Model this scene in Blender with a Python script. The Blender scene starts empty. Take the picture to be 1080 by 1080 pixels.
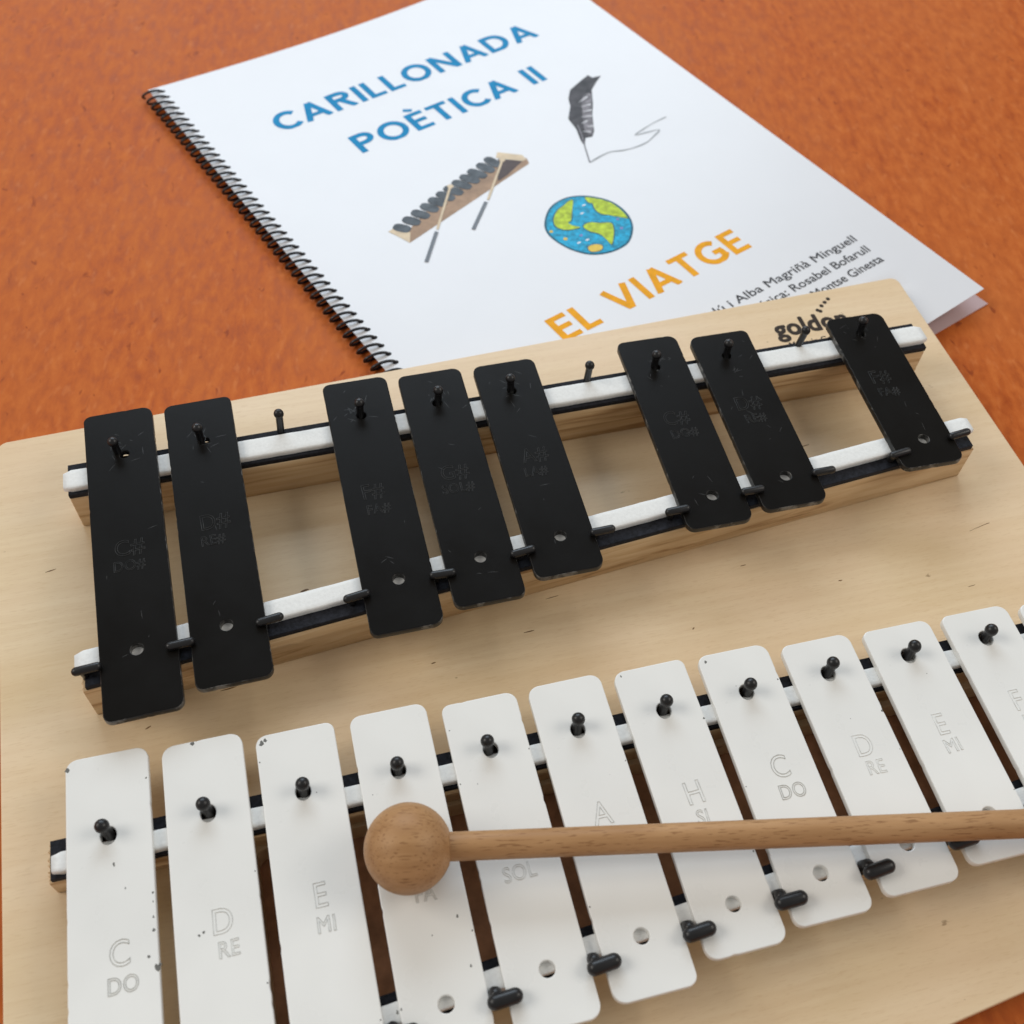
import bpy, bmesh, math, random
from mathutils import Matrix, Vector
random.seed(7)
S = 0.001                      # all measures below are millimetres
col = bpy.context.scene.collection
D = bpy.data

# ------------------------------------------------------------------ materials
def new_mat(name):
    m = D.materials.new(name); m.use_nodes = True
    nt = m.node_tree; b = nt.nodes['Principled BSDF']
    return m, nt, b
def N(nt, t, **k):
    n = nt.nodes.new(t)
    for a, v in k.items(): setattr(n, a, v)
    return n
def sset(b, rough=0.5, spec=0.5, color=None, **k):
    b.inputs['Roughness'].default_value = rough
    b.inputs['Specular IOR Level'].default_value = spec
    if color: b.inputs['Base Color'].default_value = (*color, 1)
def coords(nt, scale=(1, 1, 1), rot=(0, 0, 0), loc=(0, 0, 0)):
    tc = N(nt, 'ShaderNodeTexCoord'); mp = N(nt, 'ShaderNodeMapping')
    mp.inputs['Scale'].default_value = scale; mp.inputs['Rotation'].default_value = rot; mp.inputs['Location'].default_value = loc
    nt.links.new(tc.outputs['Object'], mp.inputs['Vector']); return mp.outputs['Vector']
def noise(nt, vec, scale, detail=4, rough=0.5, dist=0.0):
    n = N(nt, 'ShaderNodeTexNoise'); n.inputs['Scale'].default_value = scale; n.inputs['Detail'].default_value = detail
    n.inputs['Roughness'].default_value = rough; n.inputs['Distortion'].default_value = dist
    nt.links.new(vec, n.inputs['Vector']); return n.outputs['Fac']
def ramp(nt, fac, stops, interp='LINEAR'):
    r = N(nt, 'ShaderNodeValToRGB'); r.color_ramp.interpolation = interp
    e = r.color_ramp.elements
    while len(e) < len(stops): e.new(0.5)
    for q, (p, c) in zip(e, stops):
        q.position = p; q.color = (*c, 1) if len(c) == 3 else c
    nt.links.new(fac, r.inputs['Fac']); return r.outputs['Color']
def mix(nt, fac, a, b, mode='MIX'):
    m = N(nt, 'ShaderNodeMix', data_type='RGBA', blend_type=mode)
    for sock, v in ((m.inputs['Factor'], fac), (m.inputs['A'], a), (m.inputs['B'], b)):
        if isinstance(v, (int, float)): sock.default_value = v
        elif isinstance(v, tuple): sock.default_value = (*v, 1) if len(v) == 3 else v
        else: nt.links.new(v, sock)
    return m.outputs['Result']
def bump(nt, b, h, strength=0.3, dist=0.0002):
    n = N(nt, 'ShaderNodeBump'); n.inputs['Strength'].default_value = strength; n.inputs['Distance'].default_value = dist
    nt.links.new(h, n.inputs['Height']); nt.links.new(n.outputs['Normal'], b.inputs['Normal'])
W1 = (1, 1, 1); K0 = (0, 0, 0)

def mat_table():
    m, nt, b = new_mat('orange_linoleum'); L = nt.links
    def cc(sx, sy, lx=0, ly=0):
        v = coords(nt, (1, 1, 1), (0, 0, math.radians(10)))
        mp = N(nt, 'ShaderNodeMapping'); mp.inputs['Scale'].default_value = (sx, sy, 1); mp.inputs['Location'].default_value = (lx, ly, 0)
        L.new(v, mp.inputs['Vector']); return mp.outputs['Vector']
    vec = cc(1, 0.40)
    f1 = noise(nt, vec, 250, 6, 0.60, 0.25)
    f2 = noise(nt, vec, 26, 5, 0.6)
    f3 = noise(nt, cc(1, 0.4, 3, 7), 330, 2, 0.5)
    f4 = noise(nt, cc(1, 0.5, 1, 2), 210, 2, 0.5, 0.8)
    c = ramp(nt, f1, [(0.30, TC[0]), (0.5, TC[1]), (0.70, TC[2])])
    c = mix(nt, ramp(nt, f2, [(0.35, K0), (0.7, (0.38, 0.38, 0.38))]), c, TC[3])
    c = mix(nt, ramp(nt, f3, [(0.58, K0), (0.74, (0.42, 0.42, 0.42))]), c, TC[4])
    c = mix(nt, ramp(nt, f4, [(0.25, (0.75, 0.75, 0.75)), (0.33, K0)]), c, TC[5])
    L.new(c, b.inputs['Base Color']); sset(b, 0.5, 0.10)
    L.new(ramp(nt, f1, [(0.3, (0.45,)*3), (0.7, (0.62,)*3)]), b.inputs['Roughness'])
    bump(nt, b, f1, 0.22, 0.0003)
    return m
TC = [(0.36, 0.070, 0.012), (0.475, 0.108, 0.018), (0.56, 0.150, 0.030), (0.53, 0.16, 0.040), (0.62, 0.205, 0.06), (0.24, 0.042, 0.010)]

def mat_ply(name='birch_plywood', c0=(0.70, 0.53, 0.315), c1=(0.77, 0.615, 0.41), c2=(0.58, 0.395, 0.205), gloss=0.38, off=0.0):
    m, nt, b = new_mat(name); L = nt.links
    wav = noise(nt, coords(nt, (1, 5, 5), (0, 0, math.radians(-4)), (off, off, 0)), 9, 4, 0.5, 0.4)
    grain = noise(nt, coords(nt, (1, 22, 22), (0, 0, math.radians(-3)), (off, 0, 0)), 22, 6, 0.6, 0.3)
    pores = noise(nt, coords(nt, (1, 7, 7), (0, 0, math.radians(-3))), 330, 2, 0.5)
    blot = noise(nt, coords(nt, (1, 1, 1)), 16, 3, 0.5)
    specks = noise(nt, coords(nt, (1, 1.6, 1.6), (0, 0, 0.3), (5, 2, 0)), 150, 3, 0.55)
    c = ramp(nt, wav, [(0.3, c0), (0.7, c1)])
    c = mix(nt, ramp(nt, grain, [(0.40, (0.24,)*3), (0.62, K0)]), c, c2)
    c = mix(nt, ramp(nt, blot, [(0.42, K0), (0.7, (0.40,)*3)]), c, (c1[0]*1.02, c1[1]*0.93, c1[2]*0.95))
    c = mix(nt, ramp(nt, pores, [(0.56, K0), (0.70, (0.30,)*3)]), c, c2)
    c = mix(nt, ramp(nt, specks, [(0.735, K0), (0.77, (0.6,)*3)]), c, (0.2, 0.11, 0.04))
    L.new(c, b.inputs['Base Color']); sset(b, gloss, 0.55)
    bump(nt, b, grain, 0.12, 0.0002)
    return m
def mat_pine():
    m, nt, b = new_mat('pine_rail_wood'); L = nt.links
    g = noise(nt, coords(nt, (1, 26, 26), (0.0, 0.05, 0.03)), 12, 6, 0.6, 0.6)
    c = ramp(nt, g, [(0.34, (0.36, 0.20, 0.085)), (0.46, (0.60, 0.41, 0.22)), (0.7, (0.72, 0.54, 0.33))])
    L.new(c, b.inputs['Base Color']); sset(b, 0.55, 0.3); bump(nt, b, g, 0.15, 0.0002); return m
def mat_beech():
    m, nt, b = new_mat('oiled_beech'); L = nt.links
    g = noise(nt, coords(nt, (1, 9, 9)), 26, 5, 0.55, 0.3)
    fl = noise(nt, coords(nt, (1, 9, 9)), 260, 2, 0.4, 0.1)
    c = ramp(nt, g, [(0.3, (0.33, 0.170, 0.068)), (0.7, (0.47, 0.270, 0.125))])
    c = mix(nt, ramp(nt, fl, [(0.59, K0), (0.67, (0.6,)*3)]), c, (0.16, 0.065, 0.02))
    L.new(c, b.inputs['Base Color']); sset(b, 0.5, 0.28); bump(nt, b, fl, -0.35, 0.0003); return m
def mat_paint(name, c, rough, spec, chip):
    m, nt, b = new_mat(name); L = nt.links
    sp = noise(nt, coords(nt, (1, 1, 1), (0, 0, 0), (3, 3, 0)), 330, 2, 0.5)
    v = noise(nt, coords(nt, (1, 1, 1)), 22, 3, 0.5)
    c2 = tuple(x * 0.93 for x in c)
    cc = ramp(nt, v, [(0.35, c2), (0.65, c)])
    if chip: cc = mix(nt, ramp(nt, sp, [(0.80, K0), (0.83, W1)]), cc, chip)
    L.new(cc, b.inputs['Base Color']); sset(b, rough, spec)
    sm = noise(nt, coords(nt, (1, 1, 1)), 45, 4, 0.6)
    L.new(ramp(nt, sm, [(0.3, (rough * 0.8,)*3), (0.7, (rough * 1.25,)*3)]), b.inputs['Roughness'])
    bump(nt, b, noise(nt, coords(nt), 500, 2, 0.5), 0.10, 0.0001)
    return m
def mat_worn_lit():
    m, nt, b = new_mat('black_enamel_worn_lit_edge')  # edge wear, plus painted-in light caught by the bar sides
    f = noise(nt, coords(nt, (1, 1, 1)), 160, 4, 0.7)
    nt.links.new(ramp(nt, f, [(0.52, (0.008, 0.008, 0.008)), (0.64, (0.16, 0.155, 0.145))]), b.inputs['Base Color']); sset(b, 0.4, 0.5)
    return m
def mat_plain(name, c, rough=0.5, spec=0.5, nscale=None, amt=0.12, bmp=0.0):
    m, nt, b = new_mat(name)
    f = noise(nt, coords(nt), nscale or 300, 4, 0.6)
    lo = tuple(x * (1 - amt) for x in c); hi = tuple(min(1, x * (1 + amt)) for x in c)
    nt.links.new(ramp(nt, f, [(0.3, lo), (0.7, hi)]), b.inputs['Base Color']); sset(b, rough, spec)
    if bmp: bump(nt, b, f, bmp, 0.0002)
    return m
M = dict(
    worn_lit=mat_worn_lit(),
    cavity=mat_plain('added_panel_brown', (0.46, 0.24, 0.135), 0.75, 0.15, 120, 0.3),  # brown of the added panel that darkens the slot
    table=mat_table(), ply=mat_ply(), pine=mat_pine(), beech=mat_beech(),
    white=mat_paint('white_enamel', (0.81, 0.81, 0.785), 0.30, 0.5, (0.30, 0.30, 0.27)),
    black=mat_paint('black_enamel', (0.0058, 0.0050, 0.0042), 0.36, 0.09, (0.05, 0.05, 0.05)),
    alu=mat_plain('bare_dull_metal', (0.13, 0.13, 0.12), 0.5, 0.5),
    groove=mat_plain('stamped_groove_white_bar', (0.47, 0.465, 0.43), 0.5, 0.2, 500, 0.25),
    groove_mid=mat_plain('stamped_groove_worn', (0.60, 0.60, 0.57), 0.5, 0.2, 500, 0.18),
    groove_faint=mat_plain('stamped_groove_faint', (0.68, 0.68, 0.65), 0.45, 0.3, 500, 0.12),
    scuff=mat_plain('faint_scuff', (0.035, 0.034, 0.032), 0.4, 0.4, 800, 0.5),
    grooveb=mat_plain('stamped_groove_black_bar', (0.024, 0.024, 0.023), 0.45, 0.3, 300, 0.9),
    foam=mat_plain('white_foam', (0.78, 0.79, 0.78), 0.85, 0.15, 900, 0.05, 0.6),
    felt=mat_plain('black_felt', (0.012, 0.013, 0.018), 0.8, 0.25, 900, 0.6, 1.0),
    rubber=mat_plain('black_rubber', (0.008, 0.008, 0.009), 0.36, 0.45, 300, 0.3),
    paper=mat_plain('glossy_cover_card', (0.685, 0.695, 0.725), 0.34, 0.55, 40, 0.01),
    pages=mat_plain('page_edges', (0.55, 0.53, 0.52), 0.8, 0.2, 900, 0.15),
    back=mat_plain('back_card', (0.56, 0.41, 0.41), 0.55, 0.4, 40, 0.02),
    coil=mat_plain('black_plastic_coil', (0.010, 0.009, 0.012), 0.3, 0.5),
    hole=mat_plain('punched_hole', (0.05, 0.05, 0.055), 0.8, 0.1),
    blue=mat_plain('ink_blue', (0.001, 0.235, 0.50), 0.5, 0.10),
    gold=mat_plain('ink_amber', (0.80, 0.36, 0.010), 0.5, 0.12),
    ink=mat_plain('ink_dark_grey', (0.045, 0.045, 0.05), 0.45, 0.2),
    burn=mat_plain('burnt_print', (0.028, 0.017, 0.010), 0.6, 0.3),
    knot=mat_plain('wood_blemish', (0.17, 0.09, 0.035), 0.55, 0.3, 900, 0.4),
    sea=mat_plain('pencil_sea_blue', (0.005, 0.33, 0.56), 0.45, 0.2, 500, 0.45),
    seadk=mat_plain('pencil_outline', (0.010, 0.105, 0.17), 0.45, 0.2, 500, 0.3),
    land=mat_plain('pencil_land_green', (0.42, 0.56, 0.03), 0.45, 0.2, 400, 0.40),
    yel=mat_plain('pencil_yellow', (0.72, 0.52, 0.08), 0.45, 0.2),
    lilac=mat_plain('pencil_lilac', (0.25, 0.22, 0.52), 0.45, 0.2),
    feather=mat_plain('feather_ink', (0.045, 0.04, 0.045), 0.45, 0.2, 260, 0.7),
    feathlt=mat_plain('feather_ink_light', (0.19, 0.18, 0.20), 0.45, 0.2, 400, 0.6),
    pale=mat_plain('bare_paper', (0.62, 0.62, 0.66), 0.4, 0.3),
    pencil=mat_plain('pencil_line', (0.30, 0.32, 0.34), 0.5, 0.4),
    pwood=mat_plain('printed_wood', (0.36, 0.235, 0.15), 0.45, 0.2, 200, 0.2),
    pwlt=mat_plain('printed_pale_wood', (0.66, 0.54, 0.38), 0.45, 0.2),
    pbar=mat_plain('printed_grey_bars', (0.075, 0.090, 0.105), 0.45, 0.2, 300, 0.5),
    pdark=mat_plain('printed_shade', (0.075, 0.05, 0.045), 0.45, 0.2),
)

# ------------------------------------------------------------------ helpers
def link(name, me, mat, parent=None, Mx=None, smooth=False, loc=None):
    if Mx is not None: me.transform(Mx)
    me.transform(Matrix.Scale(S, 4))
    if mat: me.materials.clear(); me.materials.append(mat)
    if smooth:
        for p in me.polygons: p.use_smooth = True
    me.name = name
    o = D.objects.new(name, me); col.objects.link(o)
    if parent: o.parent = parent
    if loc: o.location = Vector(loc) * S
    return o
def empty(name, mw=None):
    o = D.objects.new(name, None); o.empty_display_size = 0.02; col.objects.link(o)
    if mw is not None: o.matrix_world = mw
    return o
def dup(src, parent, loc):
    o = src.copy(); col.objects.link(o); o.parent = parent; o.location = Vector(loc) * S; return o
def from_bm(bm):
    me = D.meshes.new('m'); bm.to_mesh(me); bm.free(); return me
_DG = []
def curve_mesh(cu):
    o = D.objects.new('tmp', cu); col.objects.link(o)
    bpy.context.view_layer.update()
    me = D.meshes.new_from_object(o.evaluated_get(bpy.context.evaluated_depsgraph_get()))
    D.objects.remove(o); return me
def rounded(pts, r, n=6):
    """round every corner of a polygon; r a number or a list"""
    out = []; k = len(pts)
    for i, p in enumerate(pts):
        p = Vector(p); a = Vector(pts[i - 1]); b = Vector(pts[(i + 1) % k])
        ri = r[i] if isinstance(r, (list, tuple)) else r
        if ri <= 0: out.append(tuple(p)); continue
        u = (a - p).normalized(); v = (b - p).normalized()
        for j in range(n + 1):
            t = j / n
            q = (1 - t) ** 2 * (p + u * ri) + 2 * t * (1 - t) * (p + (u + v) * ri * 0.12) + t * t * (p + v * ri)
            out.append(tuple(q))
    return out
def circle(c, rx, ry=None, n=24, a0=0):
    ry = ry or rx
    return [(c[0] + rx * math.cos(2 * math.pi * i / n + a0), c[1] + ry * math.sin(2 * math.pi * i / n + a0)) for i in range(n)]
def slab(outline, holes, z0, z1, bev=0.3, res=2):
    """flat plate between z0 and z1 with true holes and a small rounded edge"""
    cu = D.curves.new('c', 'CURVE'); cu.dimensions = '2D'; cu.fill_mode = 'BOTH'
    for ring in [outline] + list(holes):
        sp = cu.splines.new('POLY'); sp.points.add(len(ring) - 1)
        for q, p in zip(sp.points, ring): q.co = (p[0], p[1], 0, 1)
        sp.use_cyclic_u = True
    cu.extrude = (z1 - z0) / 2 - bev; cu.bevel_depth = bev; cu.bevel_resolution = res; cu.offset = -bev
    me = curve_mesh(cu); me.transform(Matrix.Translation((0, 0, (z0 + z1) / 2))); return me
def flat(pts, z, thick=0.0):
    bm = bmesh.new(); vs = [bm.verts.new((p[0], p[1], z)) for p in pts]; bm.faces.new(vs)
    bmesh.ops.triangulate(bm, faces=bm.faces[:]); bmesh.ops.recalc_face_normals(bm, faces=bm.faces[:])
    for f in bm.faces:
        if f.normal.z < 0: f.normal_flip()
    return from_bm(bm)
def smooth_ring(pts, n=5, closed=True):
    out = []; k = len(pts)
    rng = range(k) if closed else range(k - 1)
    for i in rng:
        P = [Vector(pts[(i + j) % k] if closed else pts[min(max(i + j, 0), k - 1)]) for j in (-1, 0, 1, 2)]
        for s in range(n):
            t = s / n
            out.append(tuple(0.5 * ((2 * P[1]) + (P[2] - P[0]) * t + (2 * P[0] - 5 * P[1] + 4 * P[2] - P[3]) * t * t + (3 * P[1] - P[0] - 3 * P[2] + P[3]) * t ** 3)))
    if not closed: out.append(tuple(pts[-1]))
    return out
def ribbon(pts, w, z):
    bm = bmesh.new(); prev = None; k = len(pts)
    for i, p in enumerate(pts):
        p = Vector(p[:2]); a = Vector(pts[max(i - 1, 0)][:2]); b = Vector(pts[min(i + 1, k - 1)][:2])
        d = (b - a).normalized(); nrm = Vector((-d.y, d.x)); ww = w(i / (k - 1)) if callable(w) else w
        l = bm.verts.new((*(p + nrm * ww / 2), z)); r = bm.verts.new((*(p - nrm * ww / 2), z))
        if prev: bm.faces.new((prev[0], prev[1], r, l))
        prev = (l, r)
    bmesh.ops.recalc_face_normals(bm, faces=bm.faces[:])
    for f in bm.faces:
        if f.normal.z < 0: f.normal_flip()
    return from_bm(bm)
def join_meshes(ms):
    bm = bmesh.new()
    for m in ms: bm.from_mesh(m); D.meshes.remove(m)
    return from_bm(bm)
def tube(pts, rad, n=10, caps=True, closed=False):
    """round tube along a 3-D path; rad number or list"""
    bm = bmesh.new(); rings = []; k = len(pts); P = [Vector(p) for p in pts]
    up = Vector((0.01, 0.02, 1)).normalized()
    for i, p in enumerate(P):
        d = (P[min(i + 1, k - 1)] - P[max(i - 1, 0)]).normalized()
        u = up.cross(d)
        if u.length < 0.05: u = Vector((1, 0, 0)).cross(d)
        u.normalize(); v = d.cross(u); r = rad[i] if isinstance(rad, (list, tuple)) else rad
        rings.append([bm.verts.new(p + u * r * math.cos(2 * math.pi * j / n) + v * r * math.sin(2 * math.pi * j / n)) for j in range(n)])
    for a, b in zip(rings, rings[1:]):
        for j in range(n): bm.faces.new((a[j], a[(j + 1) % n], b[(j + 1) % n], b[j]))
    if caps: bm.faces.new(rings[0][::-1]); bm.faces.new(rings[-1])
    bmesh.ops.recalc_face_normals(bm, faces=bm.faces[:]); return from_bm(bm)
def lathe(prof, n=32, axis='Z'):
    bm = bmesh.new(); rings = []
    for r, z in prof:
        if r < 1e-6: rings.append([bm.verts.new((0, 0, z))])
        else: rings.append([bm.verts.new((r * math.cos(2 * math.pi * j / n), r * math.sin(2 * math.pi * j / n), z)) for j in range(n)])
    for a, b in zip(rings, rings[1:]):
        for j in range(n):
            q = [a[j % len(a)], a[(j + 1) % n % len(a)], b[(j + 1) % n % len(b)], b[j % len(b)]]
            q = list(dict.fromkeys(q))
            if len(q) > 2: bm.faces.new(q)
    bmesh.ops.recalc_face_normals(bm, faces=bm.faces[:]); me = from_bm(bm)
    if axis == 'X': me.transform(Matrix.Rotation(math.pi / 2, 4, 'Y'))
    return me
def text_mesh(s, size, outline=None, offset=0.0, spacing=1.0, width=None, height=None):
    """lettering starting at the origin; scaled to a width / cap height in mm"""
    cu = D.curves.new('t', 'FONT'); cu.body = s; cu.size = size; cu.space_character = spacing; cu.resolution_u = 4
    if outline: cu.fill_mode = 'NONE'; cu.bevel_depth = outline; cu.bevel_resolution = 1
    me = curve_mesh(cu)
    xs = [v.co.x for v in me.vertices]; ys = [v.co.y for v in me.vertices]
    if not outline:
        b_ = bmesh.new(); b_.from_mesh(me); bmesh.ops.remove_doubles(b_, verts=b_.verts[:], dist=1e-4)
        seen = set()
        for f in b_.faces[:]:
            c_ = tuple(round(q, 3) for q in f.calc_center_median())
            if c_ in seen: b_.faces.remove(f); continue
            seen.add(c_)
        b_.normal_update()
        for f in b_.faces:
            if f.normal.z < 0: f.normal_flip()
        b_.to_mesh(me); b_.free()
    x0, x1 = min(xs), max(xs); sx = width / (x1 - x0) if width else 1
    sy = height / (max(ys) - 0) if height else 1
    me.transform(Matrix.Diagonal((sx, sy, 1, 1)) @ Matrix.Translation((-x0, 0, 0)))
    if offset and not outline:
        cps = []
        for k, (ox, oy) in enumerate(((0, 0), (1, 0), (-1, 0), (0, 1), (0, -1), (.7, .7), (-.7, .7), (.7, -.7), (-.7, -.7))):
            c = me.copy(); c.transform(Matrix.Translation((ox * offset, oy * offset, 0.004 * k))); cps.append(c)
        me = join_meshes(cps)
    return me

def add_marks(ob, ms, mat, off=(0, 0, 0)):
    """surface marks stay inside the mesh of the part they are on, as a second material"""
    ob.data.materials.append(mat); k = len(ob.data.materials) - 1
    bm = bmesh.new(); bm.from_mesh(ob.data); n0 = len(bm.faces)
    for m in ms:
        m.transform(Matrix.Scale(S, 4) @ Matrix.Translation(off)); bm.from_mesh(m); D.meshes.remove(m)
    bm.faces.ensure_lookup_table()
    for f in bm.faces[n0:]: f.material_index = k
    bm.to_mesh(ob.data); bm.free()
# ------------------------------------------------------------------ frames
Y0, Z0, TILT = -125.0, -24.0, math.atan(0.02)
MB = Matrix.Rotation(TILT, 4, 'X') @ Matrix.Translation((0, -Y0, -Z0))        # instrument frame -> room, mm
MBm = Matrix.Translation(MB.translation * S) @ MB.to_3x3().to_4x4()

# ------------------------------------------------------------------ table
bm = bmesh.new(); bmesh.ops.create_grid(bm, x_segments=4, y_segments=4, size=1500)
tb = link('table', from_bm(bm), M['table'], Mx=Matrix.Translation((200, 300, 0)))
tb['kind'] = 'structure'; tb['label'] = 'mottled orange-brown table top under everything'; tb['category'] = 'table'

# ------------------------------------------------------------------ glockenspiel
G = empty('glockenspiel', MBm)
G['label'] = 'wooden-board glockenspiel with a row of black bars above a row of white bars'; G['category'] = 'glockenspiel'

def uw(x): return -27.9 + 0.0065 * (x - 29)          # white row, pins
def ufoam(x): return -31.3 + 0.0075 * (x - 42)       # white row, upper pad centre
def lfoam(x): return -93.0 + 0.079 * x               # white row, lower pad centre
board = [(-4.6, 119.6), (327.9, 131.9), (331.3, 14), (333.5, -105.0), (223.7, -117.9), (150, -126), (60, -136), (2.0, -142.5)]
slot = rounded([(63, -35.6), (316, -35.2), (316, lfoam(316) + 6.2), (63, lfoam(63) + 6.2)], 3)
me = slab(rounded(board, [3, 3, 0, 4, 0, 0, 0, 3]), [slot], -22.45, -14, 0.4)
brd = link('base_board', me, M['ply'], G)

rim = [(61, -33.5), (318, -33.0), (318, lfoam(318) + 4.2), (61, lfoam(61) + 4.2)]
link('added_slot_panel', slab(rim, [], -24.0, -22.5, 0.1, 1), M['cavity'], G)  # panel added below the slot so the gaps between bars read dark
# marks in the wood face, dark flecks and scratches
marks = []
for (x, y, l, w, a) in [(m_[0], m_[1], m_[2] * .8, m_[3] * .75, m_[4]) for m_ in [(86.5, 41, 3.2, 1.1, .2), (79, 27.5, 2.2, 1.0, .4), (61, 13, 5, .5, .1), (150, 12, 4, .5, .05), (260, 61, 4, .5, .2), (303, 17, 10, .35, .22),
                        (222, 20, 2.2, .45, .1), (12, 65, 4, .5, .2), (38, 6, 2, .5, .5), (120, 8, 1.6, .6, .1), (160, 22, 5, .3, .1), (290, -3, 3, .3, .1), (250, 8, 1.4, .6, 0), (199, 2, 1.2, .5, .7)]]:
    pts = [(x + (l / 2 * math.cos(t) * (1 + .3 * random.random())) * math.cos(a) - w / 2 * math.sin(t) * math.sin(a),
            y + (l / 2 * math.cos(t)) * math.sin(a) + w / 2 * math.sin(t) * (0.6 + .6 * random.random())) for t in [2 * math.pi * i / 12 for i in range(12)]]
    marks.append(flat(pts, -13.985))
add_marks(brd, marks, M['knot'])

# printed maker's mark
ang = math.radians(1.5)
def on_board(x, y, z=-13.97, a=ang): return Matrix.Translation((x, y, z)) @ Matrix.Rotation(a, 4, 'Z')
lg = text_mesh('goldon', 11.4, offset=0.42, spacing=1.06, width=29)
dots = [flat(circle((dx, dy), 0.85, n=14), 0) for dx, dy in ((20.2, 9.6), (22.6, 11.4), (24.6, 12.9), (26.6, 14.3), (21.0, 8.9))]
logo = link('printed_logo', join_meshes([lg] + dots), M['burn'], brd, on_board(270.5, 111.0))
link('printed_line', text_mesh('Made in Germany', 3.6, offset=0.05, width=26), M['burn'], brd, on_board(273.2, 105.2))

# rails: wooden block > felt, pad
def rail(name, x0, x1, yc, half, zt, foam_h, foam_half, fo, ex=(0, 0)):
    """yc(x) centre of the block; fo(x) centre of the pad"""
    def q(xa, xb, f, h): return [(xa, f(xa) - h), (xb, f(xb) - h), (xb, f(xb) + h), (xa, f(xa) + h)]
    k = 24; jag0 = [(x0 + random.uniform(-.5, .5), yc(x0) + half - 2 * half * i / k) for i in range(1, k)]
    pts = [(x0, yc(x0) + half)] + jag0 + [(x0, yc(x0) - half), (x1, yc(x1) - half), (x1, yc(x1) + half)]
    blk = link('rail_block', slab(pts, [], -14.0, zt - 2.0, 0.25, 1), M['pine'], G)
    link('felt_strip', slab(q(x0 + ex[0], x1 - ex[0], yc, half - 0.15), [], zt - 2.0, zt, 0.2, 1), M['felt'], blk)
    # pad: soft D-section that dips a little between the bars
    bm = bmesh.new(); rings = []; n = 120
    prof = [(-1, 0), (-1.0, .6), (-.95, .86), (-.84, .98), (-.5, 1), (0, 1.0), (.5, 1), (.84, .98), (.95, .86), (1.0, .6), (1, 0)]
    for i in range(n + 1):
        x = x0 + ex[1] + (x1 - x0 - 2 * ex[1]) * i / n
        wob = 1 + 0.02 * math.sin(i * 1.7) * math.sin(i * .37); e = 0.8 if i in (0, n) else 1
        rings.append([bm.verts.new((x, fo(x) + a * foam_half * wob * e, zt + b * foam_h * e)) for a, b in prof])
    for a, b in zip(rings, rings[1:]):
        for j in range(len(prof) - 1): bm.faces.new((a[j], a[j + 1], b[j + 1], b[j]))
    bm.faces.new(rings[0]); bm.faces.new(rings[-1][::-1]); bmesh.ops.recalc_face_normals(bm, faces=bm.faces[:])
    link('padding_strip', from_bm(bm), M['foam'], blk, smooth=True)
    return blk
rail('a', 13.3, 318, lambda x: ufoam(x) + 1.6, 5.2, -4.2, 2.0, 2.7, ufoam, (0.8, 1.5))
rail('b', 12, 318, lambda x: lfoam(x) + 0.4, 5.0, -4.2, 2.0, 2.7, lfoam, (1.0, 0.4))
rail('c', 22.5, 309.5, lambda x: 85.9 + 0.006 * (x - 75), 6.0, 2.6, 1.9, 3.7, lambda x: 84.8 + 0.0088 * (x - 75), (-0.3, -1.3))
rail('d', 24.5, 306, lambda x: 16.7 + 0.088 * x, 5.8, 2.6, 1.9, 3.3, lambda x: 18.4 + 0.088 * x, (1, -1.2))

# bars
LET = dict(white=[('C', 'DO', (28.7, -60.9), (28.0, -67.0)), ('D', 'RE', (52.9, -58.9), (53.8, -64.6)), ('E', 'MI', (77.6, -58.2), (77.3, -64.3)),
                  ('F', 'FA', (101.5, -56.6), (101.6, -62.6)), ('G', 'SOL', (126.5, -57.2), (124.0, -63.0)), ('A', 'LA', (149.9, -54.2), (150.5, -60)),
                  ('H', 'SI', (175.7, -54.5), (176.3, -60)), ('C', 'DO', (200.3, -52.8), (200.0, -58.7)), ('D', 'RE', (224.9, -52.2), (225.6, -57.6)),
                  ('E', 'MI', (249.4, -51.4), (249.2, -56.8)), ('F', 'FA', (274.0, -49.6), (274.2, -55)), ('G', 'SOL', (298, -49), (297, -54.5))])
LB = {0: ('C#', 'DO#', (36.1, 50.9), (35.4, 45.8)), 1: ('D#', 'RE#', (60.8, 54.9), (60.4, 49.3)), 3: ('F#', 'FA#', (108.9, 55.8), (109.2, 50.0)),
      4: ('G#', 'SOL#', (133.5, 57.7), (132.6, 52.6)), 5: ('A#', 'LA#', (159.3, 58.9), (158.8, 53.7)), 7: ('C#', 'DO#', (207.7, 64.0), (208.2, 58.2)),
      8: ('D#', 'RE#', (232.9, 65.0), (233.9, 59.3)), 10: ('F#', 'FA#', (281.5, 66.5), (281.5, 60.8))}
WB = [[-6.064, -110.65, 0.079, -0.006], [-7.656, -107.472, 0.131, 0.001], [-10.178, -105.225, -0.258, 0.002], [-10.208, -102.07, 0.123, 0.0],
      [-12.485, -98.175, 0.445, 0.003], [-12.456, -96.624, 0.068, 0.004], [-13.36, -92.39, -0.005, 0.007], [-13.903, -90.184, -0.34, -0.006],
      [-16.109, -88.437, -0.27, -0.001], [-17.1, -86.204, -0.029, -0.005], [-17.487, -83.9, 0.055, -0.007], [-19.0, -81.6, 0, -.006]]
BB = {0: [106.497, -0.581, 0.299, 0.024], 1: [105.684, 3.497, -0.042, 0.02], 3: [103.893, 9.247, -0.26, 0.001], 4: [102.465, 12.972, -0.374, 0.003],
      5: [101.558, 17.344, -0.234, 0.002], 7: [101.87, 23.747, -0.072, -0.013], 8: [99.153, 25.529, 0.332, -0.011], 10: [97.311, 30.91, 0.35, -0.018]}
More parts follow.
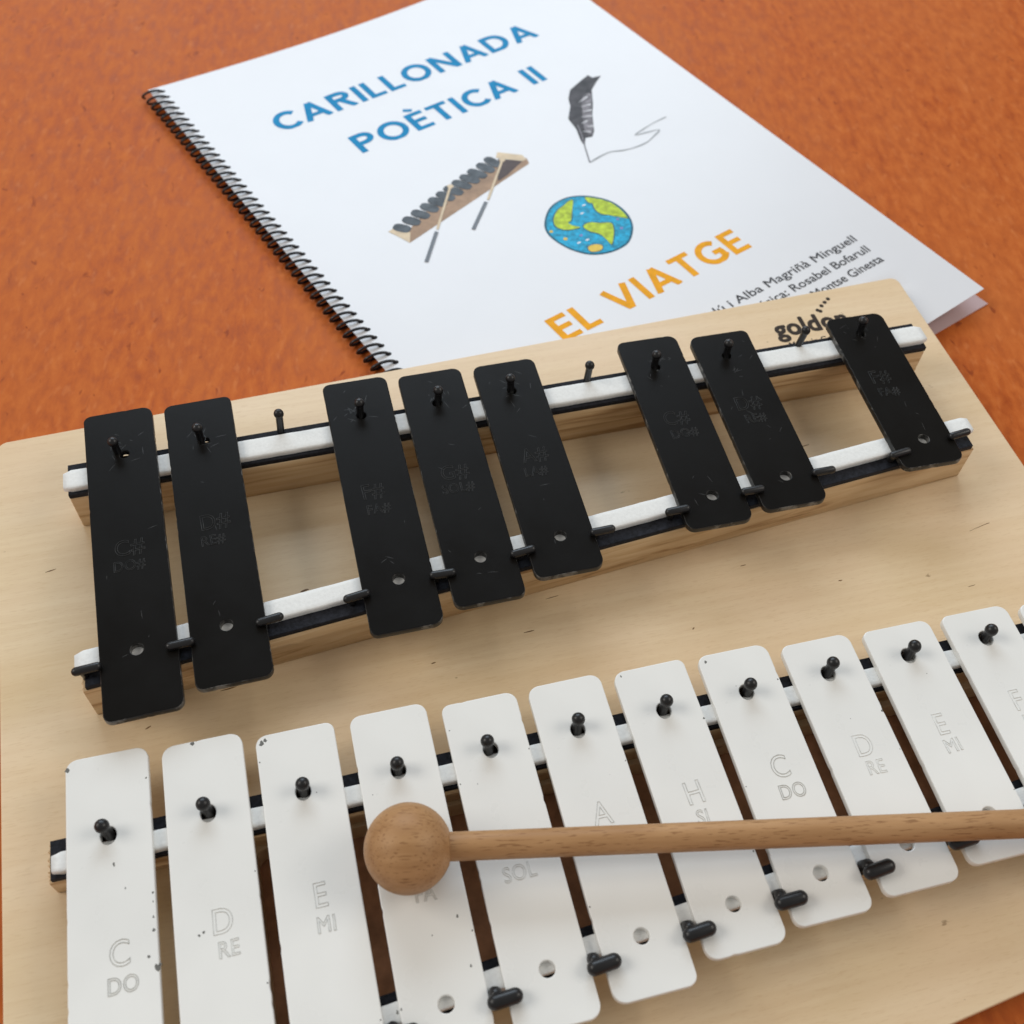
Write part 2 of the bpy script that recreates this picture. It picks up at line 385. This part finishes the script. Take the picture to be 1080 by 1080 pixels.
def nick(pts, seed, amt, keep=None):
    """subdivide an outline and knock tiny chips out of it"""
    r = random.Random(seed); out = []; k = len(pts)
    for i in range(k):
        a = Vector(pts[i]); b = Vector(pts[(i + 1) % k]); L = (b - a).length; n = max(1, int(L / 1.2))
        for j in range(n):
            p = a.lerp(b, j / n)
            if L > 4 and 0 < j < n and r.random() < 0.03:
                d = (b - a).normalized(); inn = Vector((-d.y, d.x)); p = p + inn * r.uniform(0.1, amt)
            out.append(tuple(p))
    return out
def bar(i, P, x0, w, zt, kind, pin_y, low_y, letters, seed):
    y1, y0, dx, a = P; x = x0 + 24.69 * i + dx; cy = (y1 + y0) / 2
    T = Matrix.Translation((x, cy, 0)) @ Matrix.Rotation(a, 4, 'Z'); Ti = T.inverted()
    def loc(px, py): v = Ti @ Vector((px, py, 0)); return (v.x, v.y)
    h = w / 2; L = (y1 - y0) / 2
    r = random.Random(seed); cr = [2.6 + r.uniform(-.5, .6) for _ in range(4)]
    out = nick(rounded([(-h, -L), (h, -L), (h, L), (-h, L)], cr, 7), seed, 0.2 if kind == 'white' else 0.14)
    pc = loc(x if kind == 'white' else x + 0.0, pin_y); lc = loc(x + 0.4, low_y)
    holes = [circle((pc[0], pc[1] - 0.5), 2.0, 2.35, 22) if kind == 'white' else circle((pc[0], pc[1] - 0.9), 1.45, 1.45, 22), circle(lc, 2.0 if kind == 'white' else 1.75, n=22)]
    me = slab(out, holes, -2.2, 0, 0.28, 2)
    ob = link('tone_bar', me, M[kind], G, Matrix.Rotation(a, 4, 'Z'), loc=(x, cy, zt))
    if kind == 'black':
        ob.data.materials.append(M['worn_lit'])
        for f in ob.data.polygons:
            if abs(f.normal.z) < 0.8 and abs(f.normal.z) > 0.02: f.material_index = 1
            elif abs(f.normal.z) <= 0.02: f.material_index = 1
        r2 = random.Random(seed + 900); sc_ = []
        for _ in range(16):
            cx, cy2 = r2.gauss(0, 4.2), (r2.gauss(pc[1], 3.5) if r2.random() < .55 else r2.uniform(-L * .8, L * .8)); aa = r2.uniform(0, 3.1); ln = r2.uniform(.3, 1.7)
            if abs(cx) > 9: continue
            dd = (math.cos(aa) * ln, math.sin(aa) * ln)
            sc_.append(ribbon([(cx - dd[0], cy2 - dd[1]), (cx, cy2 + ln * .04), (cx + dd[0], cy2 + dd[1])], lambda t: .05 + .10 * math.sin(math.pi * t), 0.010))
        for m_ in sc_: m_.transform(Matrix.Rotation(a, 4, 'Z'))
        add_marks(ob, sc_, M['scuff'])
    # stamped note names
    size = (8.9, 5.6) if kind == 'white' else (7.8, 4.9)
    ms = []
    for s, p, sz in zip(letters[:2], letters[2:], size):
        t = text_mesh(s, sz, outline=0.11 if kind == 'white' else 0.09, spacing=1.05 if len(s) > 1 else 1.0)
        q = (p[0] - x, p[1] - cy)
        t.transform(Matrix.Diagonal((0.84, 1, 1, 1)))
        t.transform(Matrix.Translation((q[0], q[1], 0.03)) @ Matrix.Rotation(a + r.uniform(-.05, .05), 4, 'Z')); ms.append(t)
    link('stamped_note_name', join_meshes(ms), M[('grooveb' if kind == 'black' else 'groove' if seed in (100, 107) else 'groove_faint' if seed in (108, 109, 110, 104) else 'groove_mid')], ob)
    return ob, x, cy
for i in range(12):
    P = WB[i]; low = -95.4 + 0.082 * (29.4 + 24.69 * i)
    ob, x, cy = bar(i, P, 29.397, 20.95, 0.0, 'white', uw(29.4 + 24.69 * i), low, LET['white'][i], 100 + i)
    r = random.Random(500 + i); chips = []
    spots = {0: [(37.7, -60.2, .75), (39.5, -63.1, 1.3), (40.2, -62.5, .6), (39.3, -51.2, .6), (39.2, -54.3, .8), (30.5, -36.2, .8), (33, -42.7, .45), (39.4, -47.5, .4), (19.7, -8.6, 1.1)],
             1: [(49.6, -58.2, .65), (50.7, -57.6, .55), (51.8, -8.3, .9), (45.2, -80, .5)], 2: [(69.6, -12.4, 1.2), (70.6, -11.8, .8), (80.2, -92, .5)],
             3: [(103.9, -71.0, .3), (92.6, -86, .7), (110.8, -68, .6), (111.5, -80, .6)], 4: [(119, -20, .35)], 6: [(169, -14.8, .6)], 7: [(193.8, -16.0, .7)]}.get(i, [])
    for _ in range(2): spots.append((x + r.choice((-1, 1)) * 10.0 , cy + r.uniform(-.46, .46) * (P[0] - P[1]), r.uniform(.25, .6)))
    for _ in range(1): spots.append((x + r.uniform(-8, 8), cy + r.uniform(-.3, .4) * (P[0] - P[1]), r.uniform(.12, .3)))
    for (sx, sy, sr) in spots:
        sr *= 0.68
        pts = [(sx - x + sr * r.uniform(.35, 1.05) * math.cos(t), sy - cy + sr * r.uniform(.5, 1.3) * math.sin(t)) for t in [2 * math.pi * k / 9 for k in range(9)]]
        chips.append(flat(pts, 0.012))
    add_marks(ob, chips, M['alu'])
for i, P in BB.items():
    low = 16.1 + 0.0875 * (39.74 + 24.69 * i)
    bar(i, P, 39.744, 20.91, 6.69, 'black', 89.6, low, LB[i], 200 + i)

# upright pins (one under every upper hole, free ones in the gaps of the black row)
def pin_mesh(z0, zh, hr=1.85):
    sr = 1.42 if zh < 5 else 1.15
    pr = [(0, z0), (sr, z0), (sr, z0 + .3), (sr, zh - 1.3)]
    for k in range(1, 9):
        a = -math.pi / 2 + 0.62 + (math.pi - 0.62) * k / 8
        pr.append((hr * math.cos(a) if k < 8 else 0, zh + hr * math.sin(a)))
    me = lathe(pr, 20)
    for v in me.vertices:
        f = max(0, (v.co.z - z0) / (zh - z0)); v.co.x += 0.25 * math.sin(f * 2.2); v.co.y += 0.25 * f
    return me
pw0 = None
for i in range(12):
    x = 29.2 + 24.76 * i; L = (x, uw(x) + 0.2, 0)
    if pw0 is None: pw0 = link('retaining_pin', pin_mesh(-5.0, 4.1), M['rubber'], G, smooth=True, loc=L); o = pw0
    else: o = dup(pw0, G, L)
    o.rotation_euler = (random.uniform(-.05, .05), random.uniform(-.08, .08), random.uniform(0, 6.28))
pb0 = None
for i, xh in enumerate([38.4, 63.2, 87.6, 113.1, 138.4, 163.1, 188.9, 212.2, 238.2, 264.3, 287.5]):
    L = (xh, 90.3 if i in (2, 6, 9) else 89.8, 0)
    if pb0 is None: pb0 = link('retaining_pin', pin_mesh(1.8, 11.2, 1.6), M['rubber'], G, smooth=True, loc=L); o = pb0
    else: o = dup(pb0, G, L)
    o.rotation_euler = (random.uniform(-.05, .05), (0.12 if i == 9 else random.uniform(-.06, .06)), 0)
# hooks over the lower bar edges
def hook_mesh(r, length, zc, zb, back):
    pts = []; n = 10
    xs = [-length / 2 + r * (1 - math.cos(math.pi / 2 * k / 5)) for k in range(6)]
    rr = [max(0.05, r * math.sin(math.pi / 2 * k / 5)) for k in range(6)]
    path = [(a, 0, zc) for a in xs] + [(-a, 0, zc) for a in xs[::-1]]
    cap = tube(path, rr + rr[::-1], 14)
    cap.transform(Matrix.Translation((length * 0.2, 0, 0)))
    st = tube([(0, back, zb), (0, back, zb + 2), (0, back * .7, zc - 1.0), (0, back * .2, zc - .2)], [r * .85, r * .85, r * .85, r * .8], 12)
    return join_meshes([cap, st])
hw0 = hb0 = None
for k in range(1, 13):
    x = 17.05 + 24.69 * k - 0.0; L = (x, -98.4 + 0.0765 * x, 0)
    if hw0 is None: hw0 = link('bar_hook', hook_mesh(1.9, 8.7, 2.1, -5.0, 2.9), M['rubber'], G, smooth=True, loc=L); o = hw0
    else: o = dup(hw0, G, L)
    o.rotation_euler = (0, random.uniform(-.04, .02), random.uniform(0.0, .12))
for k in range(12):
    x = 27.4 + 24.69 * k; L = (x - 1.5, 13.3 + 0.088 * x, 0)
    if k == 10: L = (x + 1, L[1] - .6, -0.6)
    if hb0 is None: hb0 = link('bar_hook', hook_mesh(1.25, 8.0, 7.7, 1.8, 1.0), M['rubber'], G, smooth=True, loc=L); o = hb0
    else: o = dup(hb0, G, L)
    o.rotation_euler = (0, random.uniform(-.04, .04), random.uniform(-0.02, .12))

# ------------------------------------------------------------------ mallet, lying on the white bars and one hook
P0 = Vector((102.0, -52.4, 10.75)); P1 = Vector((255.3, -80.8, 7.25))
dx_ = (P1 - P0).normalized(); dy_ = Vector((0, 0, 1)).cross(dx_).normalized(); dz_ = dx_.cross(dy_)
ML = Matrix.Translation(P0) @ Matrix((dx_, dy_, dz_)).transposed().to_4x4()
MW = MB @ ML; MWm = Matrix.Translation(MW.translation * S) @ MW.to_3x3().to_4x4()
ma = empty('mallet', MWm)
ma['label'] = 'beech mallet with round wooden head lying across the white bars'; ma['category'] = 'mallet'
R_ = 10.75; prof = [(0, -R_)]
for k in range(1, 40):
    a = math.pi * k / 40; x = -R_ * math.cos(a); r = R_ * math.sin(a)
    if x > R_ * 0.90: break
    prof.append((r * (1.0 + 0.012 * math.sin(a)), x))
prof += [(4.4, R_ * 0.915), (3.9, R_ * 0.93), (3.5, R_ * 0.935)]
link('head', lathe(prof, 48, 'X'), M['beech'], ma, smooth=True)
link('stick', lathe([(3.5, 8.5), (3.55, 60), (3.62, 150), (3.62, 199.0), (3.3, 200.2), (0, 200.4)], 28, 'X'), M['beech'], ma, Matrix.Rotation(0.9, 4, 'X'), smooth=True)

# ------------------------------------------------------------------ notebook
NK = 1.0294; NX, NY, NA = 52.4976, 456.4213, 0.3673
nb = empty('spiral_notebook', Matrix.Translation((NX * S, NY * S, 0)) @ Matrix.Rotation(NA, 4, 'Z'))
nb['label'] = 'white spiral-bound notebook with blue and amber titles on its cover'; nb['category'] = 'notebook'
def sst(t): t = min(1, max(0, t)); return t * t * (3 - 2 * t)
BACK = MB @ Vector((-4.6, 119.6, -24)), MB @ Vector((327.9, 131.9, -24))
def cover_z(u, v):
    """the loose cover: low in the middle, curling up at the open side, pressed down by the board"""
    z = 3.5 + (0.606 - 1.34 * v / 297) * math.exp(-u / 45) + 3.618 * u / 210 + 1.763 * u * v / 62370 + 0.407 * v / 297 - 3.457 * math.sin(math.pi * min(210, max(0, u)) / 210)
    x = NX + NK * (u * math.cos(NA) + v * math.sin(NA)); y = NY + NK * (u * math.sin(NA) - v * math.cos(NA))
    ye = BACK[0].y + (BACK[1].y - BACK[0].y) * (x + 4.6) / 332.5
    d = max(0, y - ye, (x - 329) * 0.94)
    return min(z, 0.02 * y - 0.35 + 0.42 * d)
def lift(me):
    for v in me.vertices: v.co.z += cover_z(v.co.x, -v.co.y) - 3.5
WU = (1.839, 3.01, 1.916, -0.561, -0.437, -0.008, -0.784, -0.038, 0.001, 0.0)
WV = (0.253, -10.038, -0.335, 5.464, 2.815, 0.088, -0.2, -1.209, -0.183, -0.003)
def remeasure(me):
    """print positions were measured on a flat page: carry them onto the curled one"""
    for q in me.vertices:
        a, b = q.co.x / 100, -q.co.y / 100
        t = (1, a, b, a * a, a * b, b * b, a ** 3, a * a * b, a * b * b, b ** 3)
        q.co.x += sum(i * j for i, j in zip(t, WU)); q.co.y -= sum(i * j for i, j in zip(t, WV))
def grid_sheet(u0, u1, v0, v1, z, t, nu=56, nv=80):
    bm = bmesh.new(); g = {}
    for k, zz in ((0, z), (1, z + t)):
        for i in range(nu + 1):
            for j in range(nv + 1): g[i, j, k] = bm.verts.new((u0 + (u1 - u0) * i / nu, -(v0 + (v1 - v0) * j / nv), zz))
    for i in range(nu):
        for j in range(nv):
            for k in (0, 1): bm.faces.new((g[i, j, k], g[i + 1, j, k], g[i + 1, j + 1, k], g[i, j + 1, k]))
    for i in range(nu):
        for j in (0, nv): bm.faces.new((g[i, j, 0], g[i + 1, j, 0], g[i + 1, j, 1], g[i, j, 1]))
    for j in range(nv):
        for i in (0, nu): bm.faces.new((g[i, j, 0], g[i, j + 1, 0], g[i, j + 1, 1], g[i, j, 1]))
    bmesh.ops.recalc_face_normals(bm, faces=bm.faces[:])
    for e in bm.edges:
        if len(e.link_faces) == 2 and e.calc_face_angle() > 0.6: e.smooth = False
    return from_bm(bm)
SK = Matrix.Diagonal((NK, NK, 1, 1))
cov = grid_sheet(0, 210, 0, 297, 3.2, 0.3); lift(cov)
cover = link('cover', cov, M['paper'], nb, SK, smooth=True)
pgs = []
for k in range(4):
    pgs.append(slab([(2.6, -289.5), (201.5 + random.uniform(-.5, .5), -289.5), (201.5 + random.uniform(-.5, .5), -4), (2.6, -4)], [], 0.58 + k * 0.18, 0.58 + k * 0.18 + 0.165, 0.03, 1))
link('pages', join_meshes(pgs), M['pages'], nb, SK)
link('back_cover', slab([(3.0, -299.5), (214.8, -299.0), (203.0, -4), (3.0, -4)], [], 0.05, 0.5, 0.05, 1), M['back'], nb, SK)
# coil
PITCH, VA, VB = 4.95, 4.3, 218.0
path = []; turns = int((VB - VA) / PITCH)
path += [(-2.6, -1.2, 1.4), (-3.5, -1.6, 2.3)]
for i in range(turns * 28 + 1):
    t = i / 28; a = 2 * math.pi * t + math.pi
    path.append((0.8 + 4.5 * math.cos(a), -(VA - PITCH * 0.5 + PITCH * t), 2.75 - 2.25 * math.sin(a)))
link('spiral_binding', tube([(p[0], p[1], p[2]) for p in path], 0.56, 8), M['coil'], nb, SK, smooth=True)
hs = []
for t in range(turns + 1):
    v = VA + PITCH * t
    hs.append(flat(circle((5.1, -v + 0.1), 1.15, 0.95, 14), 3.54))
hm = join_meshes(hs); lift(hm); link('punched_holes', hm, M['hole'], cover, SK)

PZ = 3.56
def pr(name, me, mat, z=PZ, parent=cover, dz=0):
    for v in me.vertices: v.co.z += z
    bm = bmesh.new(); bm.from_mesh(me)
    for _ in range(5):
        le_ = [e for e in bm.edges if e.calc_length() > 3.0]
        if not le_: break
        bmesh.ops.subdivide_edges(bm, edges=le_, cuts=1); bmesh.ops.triangulate(bm, faces=bm.faces[:])
    bm.to_mesh(me); bm.free()
    remeasure(me); lift(me); return link(name, me, M[mat], parent, SK)
def txt(s, u0, u1, base, size, off, h=None, tail_right=True):
    t = text_mesh(s, size, offset=off, width=u1 - u0); t.transform(Matrix.Translation((u0, -base, 0))); return t
def capfix(me, base, h, capfrac=0.0): return me
SW = 0.205
def arc(cx, cy, rx, ry, a0, a1, n=22): return [(cx + rx * math.cos(math.radians(a0 + (a1 - a0) * i / n)), cy + ry * math.sin(math.radians(a0 + (a1 - a0) * i / n))) for i in range(n + 1)]
h_ = SW / 2
GL = {  # heavy sans capitals as strokes, cap height 1: (advance width, strokes)
 'C': (.76, [arc(.47, .5, .47 - h_, .5 - h_ * .8, 42, 318)]),
 'A': (.90, [[(0.09, 0), (.45, 1.0)], [(.81, 0), (.45, 1.0)], [(.24, .30), (.66, .30)]]),
 'R': (.76, [[(h_, 0), (h_, 1)], [(h_, 1 - h_ * .85), (.36, 1 - h_ * .85)] + arc(.38, .735, .25, .265 - h_ * .85, 90, -90, 12) + [(h_, .56)], [(.36, .54), (.67, 0)]]),
 'I': (SW, [[(h_, 0), (h_, 1)]]),
 'L': (.56, [[(h_, 0), (h_, 1)], [(h_, h_ * .85), (.56, h_ * .85)]]),
 'O': (.98, [arc(.49, .5, .49 - h_, .5 - h_ * .8, 0, 360, 36)]),
 'N': (.86, [[(h_, 0), (h_, 1)], [(.86 - h_, 0), (.86 - h_, 1)], [(h_ * 1.05, .97), (.86 - h_ * 1.05, .03)]]),
 'D': (.86, [[(h_, 0), (h_, 1)], [(h_, 1 - h_ * .85), (.34, 1 - h_ * .85)] + arc(.36, .5, .50 - h_, .5 - h_ * .85, 90, -90, 20) + [(h_, h_ * .85)]]),
 'P': (.70, [[(h_, 0), (h_, 1)], [(h_, 1 - h_ * .85), (.36, 1 - h_ * .85)] + arc(.37, .70, .24, .30 - h_ * .85, 90, -90, 14) + [(h_, .40 + h_ * .85)]]),
 'E': (.62, [[(h_, 0), (h_, 1)], [(h_, 1 - h_ * .85), (.61, 1 - h_ * .85)], [(h_, .52), (.57, .52)], [(h_, h_ * .85), (.62, h_ * .85)]]),
 'T': (.72, [[(0, 1 - h_ * .85), (.72, 1 - h_ * .85)], [(.36, 0), (.36, 1)]]),
 'V': (.90, [[(.09, 1), (.45, 0)], [(.81, 1), (.45, 0)]]),
 'G': (.88, [arc(.50, .5, .50 - h_, .5 - h_ * .8, 48, 330), [(.52, .46), (.88 - h_ * .2, .46)], [(.88 - h_, .46), (.88 - h_, .14)]]),
 ' ': (.30, [])}
GL['\u00c8'] = (GL['E'][0], GL['E'][1] + [[(.16, 1.28), (.40, 1.12)]])
def heavy(s_, u0, u1, base, cap, slope=0.0, gap=.135):
    ms = []; x = 0; k = 0
    for ch in s_:
        w, st = GL[ch]
        for path in st:
            mm = ribbon([(x + a, b) for a, b in path], SW * (.88 if len(path) == 2 and abs(path[0][1] - path[1][1]) < .01 else 1) * (.75 if path[0][1] > 1.1 else 1), 0.0005 * (k % 7) / cap * 6); k += 1
            ms.append(mm)
        x += w + gap
    x -= gap; sx = (u1 - u0) / x
    m = join_meshes(ms)
    # trim what sticks out above and below the line
    bm = bmesh.new(); bm.from_mesh(m)
    for co, no, keep in (((0, 0, 0), (0, -1, 0), None),):
        bmesh.ops.bisect_plane(bm, geom=bm.verts[:] + bm.edges[:] + bm.faces[:], plane_co=co, plane_no=no, clear_outer=True)
    bm.to_mesh(m); bm.free()
    m.transform(Matrix.Translation((u0, -base, 0)) @ Matrix.Rotation(slope, 4, 'Z') @ Matrix.Diagonal((sx, cap, 1, 1))); return m
def title(s, u0, u1, base, cap, off, slope=0.0):
    """cap-height controlled line of lettering"""
    cu = D.curves.new('t', 'FONT'); cu.body = 'H'; cu.size = 10; cu.offset = 0; r = curve_mesh(cu); hh = max(v.co.y for v in r.vertices)
    size = 10 * cap / hh
    t = text_mesh(s, size, offset=off, width=u1 - u0)
    t.transform(Matrix.Translation((u0, -base, 0)) @ Matrix.Rotation(slope, 4, 'Z')); return t
pr('printed_title', join_meshes([heavy('CARILLONADA', 32.0, 170.8, 59.8, 13.0), heavy('PO\u00c8TICA II', 53.4, 152.2, 91.4, 12.9, 0.006)]), 'blue')
pr('printed_subtitle', heavy('EL VIATGE', 56.2, 150.3, 228.6, 13.1), 'gold')
pr('printed_credits', join_meshes([title('d\u00fa i Alba Magri\u00f1\u00e0 Minguell', 110.6, 188.4, 249.7, 3.9, 0.07),
                                   title('m\u00fasica: Rosabel Bofarull', 124.5, 188.3, 257.1, 3.9, 0.07),
                                   title('Montse Ginesta', 150.5, 188.5, 264.2, 3.9, 0.07)]), 'ink')
def neg(L): return [(a, -b) for a, b in L]
# small drawing of a world
globe = smooth_ring(neg([(90.5, 170.7), (97.5, 164.7), (104.7, 162.9), (111.1, 164.3), (116.7, 168.4), (121.2, 175.4), (121.8, 183.9), (118.7, 191.8), (112.2, 197.9), (106.5, 199.5), (99.8, 198.8), (93.7, 195.6), (89.5, 189.5), (87.6, 182.7), (87.6, 176.5)]), 4)
gc = (104.9, -181.0)
gl = pr('printed_globe', flat([(gc[0] + (x - gc[0]) * 1.02, gc[1] + (y - gc[1]) * 1.02) for x, y in globe], 0), 'seadk')
def grow(L, k):
    cx = sum(p[0] for p in L) / len(L); cy = sum(p[1] for p in L) / len(L)
    out = []
    for x, y in L:
        d = Vector((x - cx, y - cy)); d = d * (1 + k / max(d.length, 0.1)); out.append((cx + d.x, cy + d.y))
    return out
pr('globe_sea', flat(grow(globe, -0.55), 0), 'sea', PZ + .05, gl)
lands = [[(108.5, 165.8), (106.3, 165.3), (103.6, 166.3), (99.1, 167.5), (94.6, 171.0), (92.7, 174.8), (93.6, 177.6), (95.8, 179.6), (100.5, 180.9), (98.7, 178.3), (98.2, 175.7), (99.9, 175.5), (104.1, 170.9)],
         [(113.9, 167.0), (113.0, 170.7), (114.0, 171.8), (112.6, 175.2), (112.6, 178.4), (114.6, 180.7), (118.2, 180.3), (119.7, 183.2), (119.9, 187.4), (120.9, 183.7), (120.9, 177.2), (119.2, 172.9), (117.0, 170.0)],
         [(102.4, 180.8), (105.6, 180.7), (108.7, 183.2), (112.5, 185.7), (111.0, 189.3), (107.6, 193.3), (104.4, 196.1), (104.6, 192.3), (104.5, 188.6), (102.5, 185.5), (101.6, 182.6)]]
lands = [smooth_ring(neg(l), 4) for l in lands]
pr('globe_outline', join_meshes([flat(grow(l, 0.55), 0) for l in lands] + [flat(grow(smooth_ring(neg([(95.5, 192.3), (97.4, 191.9), (99.8, 192.8), (100.9, 194.6), (99.3, 196.2), (96.7, 196.0), (94.9, 194.6)]), 3), 0.4), 0)]), 'seadk', PZ + .10, gl)
pr('globe_land', join_meshes([flat(l, 0) for l in lands]), 'land', PZ + .15, gl)
pr('globe_isles', join_meshes([flat(smooth_ring(neg([(95.5, 192.3), (97.4, 191.9), (99.8, 192.8), (100.9, 194.6), (99.3, 196.2), (96.7, 196.0), (94.9, 194.6)]), 3), 0), flat(circle((91.2, -183.2), .9, n=12), 0), flat(circle((89.2, -176.5), .8, n=12), 0)]), 'yel', PZ + .15, gl)
pr('globe_specks', join_meshes([flat(circle(c, .75, .6, n=10), 0) for c in ((116.3, -185.4), (114.0, -190.6), (97.8, -185.0))]), 'lilac', PZ + .15, gl)
pr('globe_glints', join_meshes([flat(circle(c, .9, .45, n=10, a0=.5), 0) for c in ((110.3, -170.8), (106.5, -174.4), (98.2, -188.5), (94.3, -188.0))]), 'paper', PZ + .15, gl)
# quill and scribble
fe = neg([(169.7, 98.3), (170.1, 101.0), (174.4, 102.0), (169.1, 105.0), (163.8, 108.5), (160.5, 113.2), (157.8, 117.0), (152.3, 123.5), (149.7, 127.2), (145.4, 133.5), (142.2, 136.2), (139.2, 135.3), (136.8, 137.9), (135.1, 140.5), (136.3, 135.5), (139.7, 128.1), (141.4, 120.1), (148.1, 112.9), (150.8, 108.0), (155.6, 103.1), (163.0, 100.4)])
q = pr('printed_quill', flat(fe, 0), 'feather')
pr('quill_light_vane', flat(smooth_ring(neg([(161.5, 110.0), (160.0, 113.4), (157.2, 116.8), (152.3, 123.3), (149.5, 126.8), (145.4, 133.0), (142.5, 134.5), (142.5, 130.5), (147.0, 123.5), (152.0, 116.5), (157.0, 110.5)]), 3), 0), 'feathlt', PZ + .05, q)
pr('quill_barbs', join_meshes([ribbon([(a, -b), (c, -d)], lambda t: .25 + .75 * t, 0) for a, b, c, d in ((153.0, 113.0, 158.8, 111.6), (151.5, 116.2, 156.6, 117.0), (149.8, 119.5, 154.2, 120.6), (147.2, 122.3, 151.3, 124.2), (144.2, 126.3, 147.6, 125.9), (141.2, 131.0, 143.8, 133.2), (144.5, 129.5, 147.8, 130.3))]), 'pale', PZ + .10, q)
pr('quill_shaft', ribbon(smooth_ring(neg([(142.0, 126.0), (138.9, 133.0), (135.1, 140.0), (130.0, 149.9)]), 4, False), .55, 0), 'feathlt', PZ + .10, q)
pr('quill_scribble', ribbon(smooth_ring(neg([(130.0, 149.9), (135.7, 149.1), (141.8, 149.0), (147.5, 151.3), (153.3, 152.5), (159.6, 152.5), (165.5, 150.6), (169.9, 148.7), (164.2, 147.1), (158.4, 145.7), (164.3, 144.4), (171.6, 143.3), (178.7, 143.0)]), 4, False), lambda t: .55 + .35 * math.sin(t * 21) ** 2 - .25 * t, 0), 'pencil', PZ + .05, q)
# small picture of another glockenspiel
pg = pr('printed_glockenspiel', flat(neg([(38.9, 145.6), (38.6, 150.8), (108.2, 136.0), (109.6, 132.0), (107.0, 132.8), (97.4, 128.3), (60, 136)]), 0), 'pwood')
pr('picture_end_board', flat(neg([(35.2, 140.4), (38.4, 139.8), (42.3, 145.5), (38.6, 150.8), (37.4, 146.7)]), 0), 'pwlt', PZ + .05, pg)
pr('picture_end_board', flat(neg([(101.4, 122.2), (109.2, 129.8), (108.7, 133.2), (106.7, 133.2), (98.6, 125.0)]), 0), 'pwlt', PZ + .05, pg)
pr('picture_shade', flat(neg([(99.0, 126.2), (106.7, 133.2), (95.5, 137.4), (90.1, 138.6), (94.2, 132.2)]), 0), 'pdark', PZ + .08, pg)
le = [(38.6, 138.8), (44.2, 136.9), (49.5, 135.2), (54.8, 133.7), (59.7, 132.2), (64.6, 130.8), (69.1, 129.5), (74.1, 128.2), (78.9, 126.9), (83.7, 125.6), (89.4, 124.2), (94.8, 122.6)]
re_ = [(43.0, 144.6), (48.5, 143.2), (53.7, 142.0), (59.0, 140.6), (63.6, 139.3), (68.3, 138.3), (73.3, 137.2), (78.4, 135.9), (83.4, 134.6), (87.9, 133.5), (92.5, 132.4), (96.5, 130.6)]
pr('picture_bars', join_meshes([ribbon(smooth_ring(neg([a, ((a[0] + b[0]) / 2, (a[1] + b[1]) / 2), b]), 3, False), lambda t: 4.7 * min(1, .45 + 2.4 * t, .45 + 2.4 * (1 - t)), 0.001 * i) for i, (a, b) in enumerate(zip(le, re_))]), 'pbar', PZ + .12, pg)
pr('picture_mallet_shafts', join_meshes([ribbon(neg([(71.4, 130.7), (52.1, 150.1)]), 1.0, 0), ribbon(neg([(99.9, 128.0), (79.7, 146.1)]), 1.0, 0), flat(circle((71.6, -130.5), 1.3, n=12), 0.004), flat(circle((99.9, -127.9), 1.3, n=12), 0.004)]), 'pwlt', PZ + .20, pg)
pr('picture_mallet_grips', join_meshes([ribbon(neg([(51.1, 151.1), (37.8, 163.9)]), 1.5, 0), ribbon(neg([(78.2, 146.8), (64.0, 158.1)]), 1.5, 0)]), 'coil', PZ + .20, pg)

# ------------------------------------------------------------------ camera
sc = bpy.context.scene
cam = D.cameras.new('camera'); co = D.objects.new('camera', cam); col.objects.link(co)
Rw = Matrix(((0.9702232346918068, -0.23971701911520102, 0.03467889286973749), (0.17674511102047455, 0.7985855706085888, 0.575345332948819), (-0.1656141316268286, -0.5520840852281015, 0.8171750866510961)))
CB = MB @ (Matrix.Translation((96.7243661, -140.443262, 276.455152)) @ Rw.transposed().to_4x4())
co.matrix_world = Matrix.Translation(CB.translation * S) @ CB.to_3x3().to_4x4()
cam.sensor_width = 36; cam.lens = 1158.27773 / 1080 * 36; cam.clip_start = 0.01; cam.clip_end = 50
cam.dof.use_dof = True; cam.dof.focus_distance = 0.325; cam.dof.aperture_fstop = 17
sc.camera = co

# ------------------------------------------------------------------ light: a room lit by windows
w = D.worlds.new('World'); sc.world = w; w.use_nodes = True
bg = w.node_tree.nodes['Background']; bg.inputs['Color'].default_value = (1.0, 0.965, 0.92, 1); bg.inputs['Strength'].default_value = 0.30
def area(name, loc, tgt, sx, sy, power, c):
    l = D.lights.new(name, 'AREA'); l.shape = 'RECTANGLE'; l.size = sx; l.size_y = sy; l.energy = power; l.color = c
    o = D.objects.new(name, l); col.objects.link(o); o.location = loc
    o.rotation_euler = (Vector(tgt) - Vector(loc)).to_track_quat('-Z', 'Y').to_euler(); return o
area('window_far', (0.35, 2.6, 1.75), (0.15, 0.15, 0), 2.2, 1.3, 42, (0.74, 0.87, 1.0))
area('window_side', (-2.0, 0.7, 1.9), (0.15, 0.15, 0), 1.4, 1.2, 25, (1.0, 0.95, 0.88))
area('window_right', (2.0, -0.1, 1.7), (0.15, 0.1, 0), 1.2, 1.0, 13, (1.0, 0.94, 0.86))
vs = sc.view_settings; vs.view_transform = 'Standard'; vs.look = 'None'; vs.gamma = 1; vs.exposure = 0.26; vs.use_curve_mapping = False
sc.cycles.use_denoising = True
